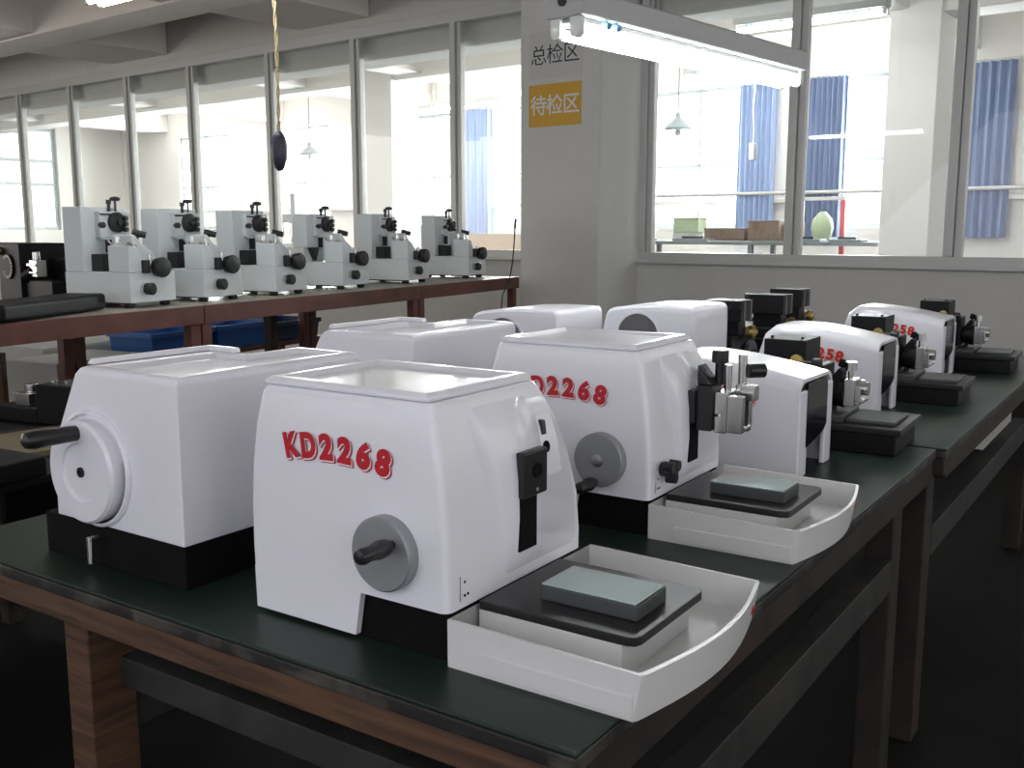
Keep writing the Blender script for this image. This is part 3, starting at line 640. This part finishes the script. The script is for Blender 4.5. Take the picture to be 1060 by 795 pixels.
for i, (x, y, lab) in enumerate(SL):
    p = MBN @ Vector((x+.05, y, BZ)); rz = R(6.9+3)
    if i == 0: sA = make_slide(1, p, rz, lab)
    elif i == 3: sB = make_slide(2, p, rz, lab)
    else: dup(sA, p, rz, lab)

# black machine with dial and its slab at the left end of the bench
p = MBN @ Vector((-.62, .56, BZ)); t = thing('black_rotary_microtome', (-4.70, 2.74, BZ), R(-8), 'black machine with a white-marked dial and chrome clamp at the far left of the bench', 'microtome')
bx('body', BLKM, t, (-.30, -.04, -.02, .22, .0, .285), (-.04, .26, .0, .30, .0, .11), bevel=.006)
bx('rear_block', BLKM, t, (.02, .20, .10, .30, .1105, .215), bevel=.005)
dl = cyl('dial', BLKM, t, (-.17, -.0195, .17), (-.17, -.030, .17), .062, n=32)
bm = BM()
for k in range(17):
    a = R(-150+k*17); c = Vector((-.17+.052*math.cos(a), -.0305, .17+.052*math.sin(a))); box(bm, -.0055, .0055, -.001, .001, -.003, .003, Matrix.Translation(c) @ Matrix.Rotation(-a, 4, 'Y'))
obj('dial_marks', bm, WHITEP, dl)
cyl('brass_knob', BRASS, t, (-.26, -.02, .245), (-.26, -.05, .245), .020, n=18)
bm = BM(); cone(bm, (.06, .02, .205), (.06, .02, .245), .017, .017, 14); box(bm, .02, .10, .0, .05, .125, .205); box(bm, .01, .11, -.01, .0, .175, .19); box(bm, .01, .11, -.01, .0, .14, .15); obj('chrome_clamp', bm, CHROME, t, bevel=.002)
cyl('front_arm', BLKM, t, (.03, .02, .15), (-.03, .0, .12), .03, n=18)
bm = BM(); pts = [(-1.15, -.50), (-.15, .02), (.02, .34), (-.38, .36), (-.8, .3), (-1.3, -.2)]
bm.free(); 
slab = thing('metal_slab', (-3.93, 2.56, BZ), R(6.9+18), 'thick black rounded slab lying on the bench edge before the black machine', 'metal slab')
bx('slab_body', BLKM, slab, (-.17, .02, -.60, .10, .004, .075), bevel=.018, seg=4)
bx('slab_flange', DKST, slab, (-.42, -.17, -.78, -.12, .0, .045), bevel=.008)

# crates under the bench
def crate(loc, rz, m, label, s=(.42, .60, .17)):
    t = thing('storage_crate', loc, rz, label, 'crate', 'plastic crates on the bench shelf')
    a, b, h = s; w_ = .012
    bm = BM(); loft(bm, [[(x*a/2*.94, y*b/2*.94, 0) for x, y in ((-1, -1), (1, -1), (1, 1), (-1, 1))], [(x*a/2, y*b/2, h) for x, y in ((-1, -1), (1, -1), (1, 1), (-1, 1))], [(x*(a/2-w_), y*(b/2-w_), h) for x, y in ((-1, -1), (1, -1), (1, 1), (-1, 1))], [(x*(a/2-w_)*.94, y*(b/2-w_)*.94, .01) for x, y in ((-1, -1), (1, -1), (1, 1), (-1, 1))]])
    obj('shell', bm, m, t, bevel=.003)
    bx('rim', m, t, (-a/2-.01, a/2+.01, -b/2-.01, -b/2+.002, h-.03, h+.002), (-a/2-.01, a/2+.01, b/2-.002, b/2+.01, h-.03, h+.002), (-a/2-.01, -a/2+.002, -b/2, b/2, h-.03, h+.002), (a/2-.002, a/2+.01, -b/2, b/2, h-.03, h+.002), bevel=.003)
    return t
rk = thing('low_rack', MBN @ Vector((-1.30, 1.72, FZ)), R(6.9), 'low red-brown rack behind the bench with blue crates on it', 'rack')
bx('shelf_board', REDW, rk, (-.22, .22, 0, 1.65, .615, .645), bevel=.003)
for x in (-.21, .16):
    for y in (.01, 1.59): bx('leg', REDW, rk, (x, x+.05, y, y+.05, 0, .6145), bevel=.003)
def crp(x, y, z=FZ+.6455): return MBN @ Vector((x, y, z))
crate(crp(-1.30, 2.02), R(6.9), BLUEC, 'bright blue crate on the low rack, just left of the pair of joined bench legs', (.36, .50, .15))
crate(crp(-1.30, 2.56), R(6.9), BLUEC, 'bright blue crate on the low rack, just right of the pair of joined bench legs', (.36, .50, .15))
crate(crp(-1.30, 3.09), R(6.9), NAVYC, 'dark navy crate on the low rack, below the third pale machine', (.36, .50, .13))
# ================================================================ LEFT BACKGROUND: side table, chair, boxes
st = thing('side_table', (-2.95, 1.30, FZ), R(3), 'dark side table at the left edge, lower than the bench behind it', 'table')
bx('top', BLKM, st, (-.52, .64, -.55, .60, .775, .80), bevel=.004)
bx('shade_panel_back', BLKM, st, (-.50, -.48, -.44, .53, .08, .7745), bevel=.002)  # added dark sheet, stands in for the shade under the table
bx('shade_panel_end', BLKM, st, (-.41, .56, .55, .57, .08, .7745), bevel=.002)  # second added sheet, keeps the space below the top dark
for x in (-.47, .58):
    for y in (-.5, .54): bx('leg', WOODD, st, (x, x+.05, y, y+.05, 0, .7745), bevel=.003)
STZ = FZ+.8005
bb = thing('wooden_board', (-2.66, 1.56, STZ), R(-10), 'yellowish board lying on the dark side table', 'board'); bx('panel', YBOARD, bb, (-.15, .17, -.18, .16, 0, .016), bevel=.002); bx('edge_strip', WOODD, bb, (-.16, -.1501, -.18, .16, 0, .018), bevel=.001)
dbx = thing('knife_holder', (-2.47, 1.22, STZ), R(5), 'low black metal knife holder at the left edge of the side table', 'knife holder')
bx('foot_plate', BLKM, dbx, (-.18, .18, -.12, .12, 0, .05), bevel=.006); cyl('round_knob', KNOB, dbx, (.05, 0, .05), (.05, 0, .085), .022, n=18); bx('upper_step', DKST, dbx, (-.14, .0, -.09, .09, .0505, .075), bevel=.004)
bmk = thing('small_black_microtome', (-2.98, 1.76, STZ), R(10), 'black machine with silver clamps half hidden behind the leftmost white microtome', 'microtome')
bx('body', BLKM, bmk, (.02, .20, -.05, .12, 0, .125), bevel=.006)
bm = BM(); box(bm, -.10, -.045, -.02, .05, .045, .085); cone(bm, (-.075, .02, .085), (-.075, .02, .112), .022, .022, 16); cone(bm, (-.13, .02, .045), (-.13, .02, .082), .018, .018, 16); obj('silver_clamp', bm, CHROME, bmk, bevel=.002, smooth=True)
bx('base', BLKM, bmk, (-.18, .0199, -.05, .12, 0, .045), bevel=.004)
for k in range(3): cyl('top_bolt', CHROME, bmk, (.05+.055*k, .0, .125), (.05+.055*k, .0, .135), .010, n=12)
ch = thing('wooden_chair', MBN @ Vector((-1.30, .90, FZ)), R(200), 'old wooden chair with slatted back standing behind the left end of the bench', 'chair')
bx('seat', WOOD, ch, (-.21, .21, -.21, .21, .43, .46), bevel=.006)
for x in (-.20, .165):
    for y in (-.20, .165): bx('leg', WOOD, ch, (x, x+.035, y, y+.035, 0, .4295 if y < 0 else .4295), bevel=.003)
bx('back_post', WOOD, ch, (-.205, -.17, .17, .205, .4605, .80), bevel=.003); bx('back_post', WOOD, ch, (.17, .205, .17, .205, .4605, .80), bevel=.003)
bk = bx('top_rail', WOOD, ch, (-.169, .169, .175, .200, .72, .795), bevel=.004)
for k in range(5): bx('back_slat', WOOD, ch, (-.14+.06*k, -.12+.06*k, .182, .195, .4605, .7195), bevel=.002)
for i, (u, v) in enumerate(((-4.95, 3.15), (-5.65, 3.5))):
    ca = thing('floor_cabinet', (u-.05, v, FZ), R(6.9), ('pale grey low cabinet behind the bench, nearer the left edge', 'pale grey low cabinet behind the bench, right of the other')[1-i], 'cabinet', 'pale grey low cabinets behind the bench')
    bx('body', mat('cabinet_grey', (.42, .42, .40), .5), ca, (-.2, .2, -.28, .28, .05, .72), bevel=.005)
    bx('plinth', BLACK, ca, (-.18, .18, -.26, .26, 0, .0495)); dr = bx('door', mat('cabinet_grey', (.42, .42, .40), .5), ca, (.2005, .215, -.27, .27, .06, .71), bevel=.003)
    cyl('handle', CHROME, dr, (.2155, .2, .40), (.235, .2, .40), .012, n=12)
# wing nut clamps on the front stretcher
cl = thing('metal_clamp', (-1.22, .985, FZ+.0), 0, 'small metal clamp and pipe fitting hanging under the near table', 'clamp')
bm = BM(); tube(bm, [(-.03, 0, .70), (-.03, 0, .655)], .006); tube(bm, [(-.03, 0, .69), (.01, .0, .685), (.03, 0, .655), (.015, 0, .63)], .006); tube(bm, [(.03, 0, .665), (.06, 0, .66)], .008); obj('bent_rod', bm, GREYST, cl, smooth=True)
bx('jaw', GREYST, cl, (-.045, -.012, -.012, .012, .685, .715), bevel=.002); 
cl.location = (-1.22, .985, TZ-.0722-FZ-.815)

# ================================================================ LAMP OVER THE TABLE
A_ = Vector((-1.40, 2.33, 1.80)); B_ = Vector((-1.225, 3.55, 1.80)); LA = math.atan2(B_.y-A_.y, B_.x-A_.x)
def make_lamp(loc, rz, L, label, chains, tubes=True):
    t = thing('fluorescent_lamp', loc, rz, label, 'ceiling lamp', 'twin-tube fluorescent lamps')
    bm = BM(); prism(bm, [(-.055, .045), (.055, .045), (.060, .050), (.060, .105), (.050, .112), (-.050, .112), (-.060, .105), (-.060, .050)], 'x', -.02, L+.02); h = obj('housing', bm, LAMPW, t, bevel=.002)
    bx('reflector', LAMPW, t, (.0, L, -.040, .040, .030, .0448), bevel=.004)
    for k in (-1, 1):
        bm = BM(); cone(bm, (.012, k*.032, .008), (L-.012, k*.032, .008), .0135, .0135, 20); tag(obj('tube', bm, TUBE, t, smooth=True), 'glowing white tube')
        for x0, x1 in ((-.012, .012), (L-.012, L+.012)):
            bm = BM(); box(bm, x0, x1, k*.032-.016, k*.032+.016, .008, .0445); cone(bm, (x0, k*.032, .008), (x1, k*.032, .008), .016, .016, 20); obj('lamp_holder', bm, WHITEP, t, bevel=.001, smooth=True)
    cyl('cover_screw', KNOB, t, (-.021, .0, .083), (-.026, .0, .083), .013, n=18)
    for x in (.10, .145):
        bm = BM(); cone(bm, (x, -.035, .040), (x, -.060, .030), .010, .010, 14); obj('starter', bm, BLUEP, t, smooth=True)
    for x in chains:
        bm = BM(); tube(bm, [(x, 0, .112), (x, 0, CZ-loc[2])], .003); obj('hanger_rod', bm, GREYST, t, smooth=True)
    return t
lamp = make_lamp(A_, LA, (B_-A_).length, 'lit twin-tube lamp hanging low over the inspection table', (.08, .40))
l2 = dup(lamp, Vector((-4.22, 2.87, 2.31)), PA, 'lit tube lamp whose end shows at the top left of the photo')
for i, (x, y) in enumerate(((-2.6, -2.2), (-.4, -1.3), (1.2, .2))):
    dup(lamp, Vector((x, y, 2.45)), PA, 'lit twin-tube lamp behind the camera, %s' % ('the one farthest back', 'the middle one', 'the one beside its right shoulder')[i])
# pull cord with a small white switch below the lamp
sw = thing('pull_switch', (-1.255, 3.30, 1.53), LA, 'small white pull switch hanging on a cord under the lamp over the table', 'switch')
bx('body', WHITEP, sw, (-.012, .012, -.010, .010, 0, .058), bevel=.004)
bm = BM(); tube(bm, [(0, 0, .058), (.003, 0, .11), (-.002, .002, .17), (.002, 0, .23), (.0, 0, .275)], .0022); obj('cord', bm, WHITEP, sw, smooth=True)
# hanging violet switch on a twisted yellow cord
hs = thing('hanging_switch', (-3.20, 3.0, 1.545), 0, 'dark violet oval switch hanging on a yellow twisted cord', 'switch')
bm = BM(); lathe(bm, (0, 0, 0), (0, 0, 1), [(0, .010), (.012, .020), (.05, .031), (.10, .034), (.14, .026), (.158, .014), (.162, .006)], 24); box(bm, -.045, -.02, -.008, .008, .095, .125); obj('body', bm, PURP, hs, smooth=True, angle=60)
bm = BM()
for ph in (0, math.pi):
    tube(bm, [(.0045*math.cos(ph+k*.9)+.004*math.sin(k*.13), .0045*math.sin(ph+k*.9), .155+k*.0205) for k in range(93)], .0038, 6)
obj('cord', bm, CORDY, hs, smooth=True)
# notices on the column
def notice(name, u0, u1, z0, z1, m, txt, tm_, size, off, label, dz):
    d = -.5515; t = thing(name, pw((u0+u1)/2, d, z0), PA, label, 'sign', None)
    bx('sheet', m, t, (-(u1-u0)/2, (u1-u0)/2, -.0015, .0005, 0, z1-z0), bevel=0)
    F = Matrix(((1, 0, 0, 0), (0, 0, -1, 0), (0, 1, 0, 0), (0, 0, 0, 1)))
    w_ = (u1-u0)*.93/len(txt)
    letters('characters', tm_, t, [(c, -(len(txt)-1)/2*w_+i*w_, dz, 0) for i, c in enumerate(txt)], size, off, Matrix.Translation((0, -.0018, 0)) @ F)
notice('paper_notice', -.765, -.285, 2.42, 2.76, PAPER, '总检区', INK, .155, 0.0, 'plain paper notice with thin black characters, upper sheet on the column', .115)
notice('orange_notice', -.765, -.285, 2.07, 2.38, YEL, '待检区', SINK, .155, .012, 'orange-yellow sheet with pale characters, below the paper notice on the column', .100)
# thin whip antenna / cable at the bench's far end
wc = thing('thin_cable', MBN @ Vector((.03, 4.06, BZ)), 0, 'thin black cable standing up from the bench end beside the column', 'cable')
bm = BM(); tube(bm, [(-.015, -.06, -.30), (-.012, -.03, -.12), (.03, 0, .0), (.055, 0, .12), (.068, 0, .24), (.075, 0, .36)], .005); obj('wire', bm, KNOB, wc, smooth=True)
bm = BM(); tube(bm, [(.075, 0, .36), (.082, 0, .43)], .009); obj('sleeve', bm, KNOB, wc, smooth=True)

# ================================================================ FAR ROOM FURNISHING
def curtain(u0, u1, m, label):
    t = thing('curtain', pw((u0+u1)/2, 4.86, 1.22), PA, label, 'curtain', 'blue curtains at the far windows')
    Wd = (u1-u0)/2; n = 40; bm = BM(); rows = []
    for z in (0, .6, 1.2, 1.83):
        k = 1-.12*math.sin(math.pi*min(z, 1.83)/1.83)*0
        rows.append([(-Wd+2*Wd*i/n, .030*math.sin(i*1.15+z*.3), z) for i in range(n+1)])
    f = [[bm.verts.new(p) for p in r] for r in rows]; g = [[bm.verts.new((p[0], p[1]+.006, p[2])) for p in r] for r in rows]
    for a, b in zip(f, f[1:]):
        for i in range(n): bm.faces.new((a[i], a[i+1], b[i+1], b[i]))
    for a, b in zip(g, g[1:]):
        for i in range(n): bm.faces.new((b[i], b[i+1], a[i+1], a[i]))
    obj('cloth', bm, m, t, smooth=True)
    bm = BM(); cone(bm, (-Wd-.05, .0, 1.845), (Wd+.05, 0, 1.845), .012, .012, 10); obj('rod', bm, ALU, t, smooth=True)
curtain(-6.02, -5.52, CURTL, 'light blue curtain seen left of the column between the partition posts')
curtain(-1.60, -1.12, CURTL, 'lighter blue curtain directly behind the small white pull switch')
curtain(-.72, -.27, CURT, 'dark blue curtain between the two partition posts right of the lamp end')
curtain(.82, 1.5, CURT, 'dark blue curtain at the right edge behind the last partition post')
ft = thing('far_table', pw(-1.6, 3.6, FZ), PA, 'long cluttered slate-coloured table in the far room behind the right glass', 'table')
bx('top', SLATE, ft, (-1.05, 2.45, -.35, .35, 1.24, 1.28), bevel=.004)
for x in (-1.0, -.55, .9, 2.35):
    for y in (-.32, .27): bx('leg', SLATE, ft, (x, x+.05, y, y+.05, 0, 1.2395), bevel=.003)
bx('shelf', SLATE, ft, (-.45, .8, -.3, .3, 1.12, 1.14))
FTZ = FZ+1.2805
def item(name, u, d, z, label, cat, boxes, m, group=None, bevel=.004):
    t = thing(name, pw(u, d, z), PA, label, cat, group)
    for nm, b, mm in boxes: bx(nm, mm or m, t, b, bevel=bevel)
item('carton', -1.62, 3.7, FTZ, 'pale green box standing on the far table before the bright window', 'box', [('body', (-.16, .16, -.1, .1, .09, .24), GRN), ('lid', (-.165, .165, -.105, .105, .2405, .26), GRN), ('stand', (-.17, .12, -.09, .09, 0, .0895), PAPER)], GRN)
item('instrument_case', -1.10, 3.62, FTZ, 'long brown case lying on the far table right of the green box', 'case', [('body', (-.24, .24, -.1, .1, 0, .12), BRN), ('lid', (-.245, .245, -.105, .105, .1205, .14), BRN)], BRN)
item('instrument_case', -.62, 3.62, FTZ, 'taller dark brown case on the far table, left of the middle post', 'case', [('body', (-.19, .16, -.1, .1, 0, .20), BRN), ('lid', (-.195, .165, -.105, .105, .2005, .22), BRN)], BRN)
item('carton', -.36, 3.75, FTZ, 'light brown carton partly behind the middle partition post', 'box', [('body', (-.08, .07, -.08, .08, 0, .2), LTWOOD), ('tape', (-.01, .01, -.081, .081, .2, .202), PAPER)], LTWOOD)
for i, (u, s) in enumerate(((-2.2, .28), (-1.4, .22), (-.1, .19), (.35, .17))):
    item('tool_tray', u, 3.38, FTZ, ('flat grey tool tray at the left end of the far table', 'flat grey tool tray before the green box on the far table', 'flat grey tool tray right of the middle partition post', 'flat grey tool tray near the far room column')[i], 'tray', [('base', (-s, s, -.1, .1, 0, .025), SLATE), ('tool', (-s*.6, s*.5, -.03, .03, .0255, .05), DKST)], SLATE, 'flat tool trays on the far table')
fr_ = thing('metal_stand', pw(-.12, 4.1, FZ), PA, 'frame stand with one red post in the far room, right of the middle partition post', 'stand')
bx('left_post', PAPER, fr_, (-.34, -.30, -.02, .02, 0, 1.72), bevel=.003); bx('red_post', REDP, fr_, (.12, .17, -.02, .02, 0, 1.72), bevel=.003); bx('top_bar', PAPER, fr_, (-.34, .17, -.02, .02, 1.7205, 1.76), bevel=.003)
bm = BM(); lathe(bm, (-.08, 0, 1.3), (0, 0, 1), [(0, .09), (.12, .12), (.22, .10), (.3, .03)], 16); obj('hanging_part', bm, GRN, fr_, smooth=True)
bx('cross_bar', PAPER, fr_, (-.2995, .1195, -.015, .015, 1.25, 1.2995), bevel=.003)
def pendant(u, d, z, label):
    t = thing('pendant_lamp', pw(u, d, z), 0, label, 'pendant lamp', 'conical pendant lamps in the far room')
    bm = BM(); lathe(bm, (0, 0, 0), (0, 0, 1), [(0, .16), (.03, .155), (.15, .03), (.20, .022)], 24); obj('shade', bm, SLATE, t, smooth=True)
    bm = BM(); lathe(bm, (0, 0, -.06), (0, 0, 1), [(0, .02), (.03, .035), (.0595, .03)], 16); obj('bulb', bm, WHITEP, t, smooth=True)
    bm = BM(); tube(bm, [(0, 0, .20), (0, 0, CZ-z)], .006); obj('cord', bm, KNOB, t, smooth=True)
pendant(-1.75, 3.6, 2.42, 'conical pendant lamp before the bright window right of the column')
pendant(-8.05, 3.6, 2.42, 'conical pendant lamp seen right of the hanging violet switch')
ms = thing('drill_press', pw(-8.2, 3.3, FZ), PA, 'grey workshop machine in the far room between third and fourth pale machines', 'machine')
bx('column', SLATE, ms, (-.05, .05, .05, .15, 0, 1.95), bevel=.004); bx('head', SLATE, ms, (-.32, .32, -.15, .0495, 1.50, 1.64), bevel=.01); bx('table', SLATE, ms, (-.3, .3, -.2, .0495, 1.14, 1.2), bevel=.005)
for k in range(2): cyl('spindle', CHROME, ms, (-.15+.28*k, -.06, 1.30), (-.15+.28*k, -.06, 1.4995), .05, n=16)
cb = thing('wooden_partition', pw(-2.55, 1.5, FZ), PA, 'light wooden panel low in the far room just left of the column', 'panel')
bx('board', LTWOOD, cb, (-.55, .55, -.02, .02, .1, 1.36), bevel=.004)
for x in (-.5, .45): bx('leg', LTWOOD, cb, (x, x+.05, -.02, .02, 0, .0995), bevel=.002)
for x in (-.5, .45): pass
tw = thing('tool_stand', pw(2.75, 3.4, FZ), PA, 'dark and white machine cut by the right edge of the photo in the far room', 'machine')
bx('post', DKST, tw, (-.10, .08, -.08, .08, 0, 1.12), bevel=.005); bx('body', CREAM2, tw, (-.16, .2, -.12, .12, 1.1205, 1.30), bevel=.01); cyl('black_head', KNOB, tw, (-.06, 0, 1.3005), (-.06, 0, 1.52), .10, .07, 20)
for i, (u, d) in enumerate(((.05, 1.3), (-1.55, 3.4), (2.8, 1.7), (-5.8, 3.9))):
    lab = ('tube lamp in the far room right of the near lamp end', 'tube lamp in the far room behind the near lamp', 'tube lamp near the top right of the far room', 'tube lamp in the far room left of the column')[i]
    dup(lamp, pw(u, d, 2.95), PA, lab)
pi = thing('wall_pipe', pw(-2.9, 4.83, 1.74), PA, 'pale horizontal pipe running along the far windows', 'pipe')
bm = BM(); cone(bm, (0, 0, 0), (7.2, 0, 0), .022, .022, 12); obj('pipe_run', bm, PAPER, pi, smooth=True)
for k in range(5):
    bx('bracket', ALU, pi, (.4+1.5*k, .43+1.5*k, .0, .07, -.03, .03))
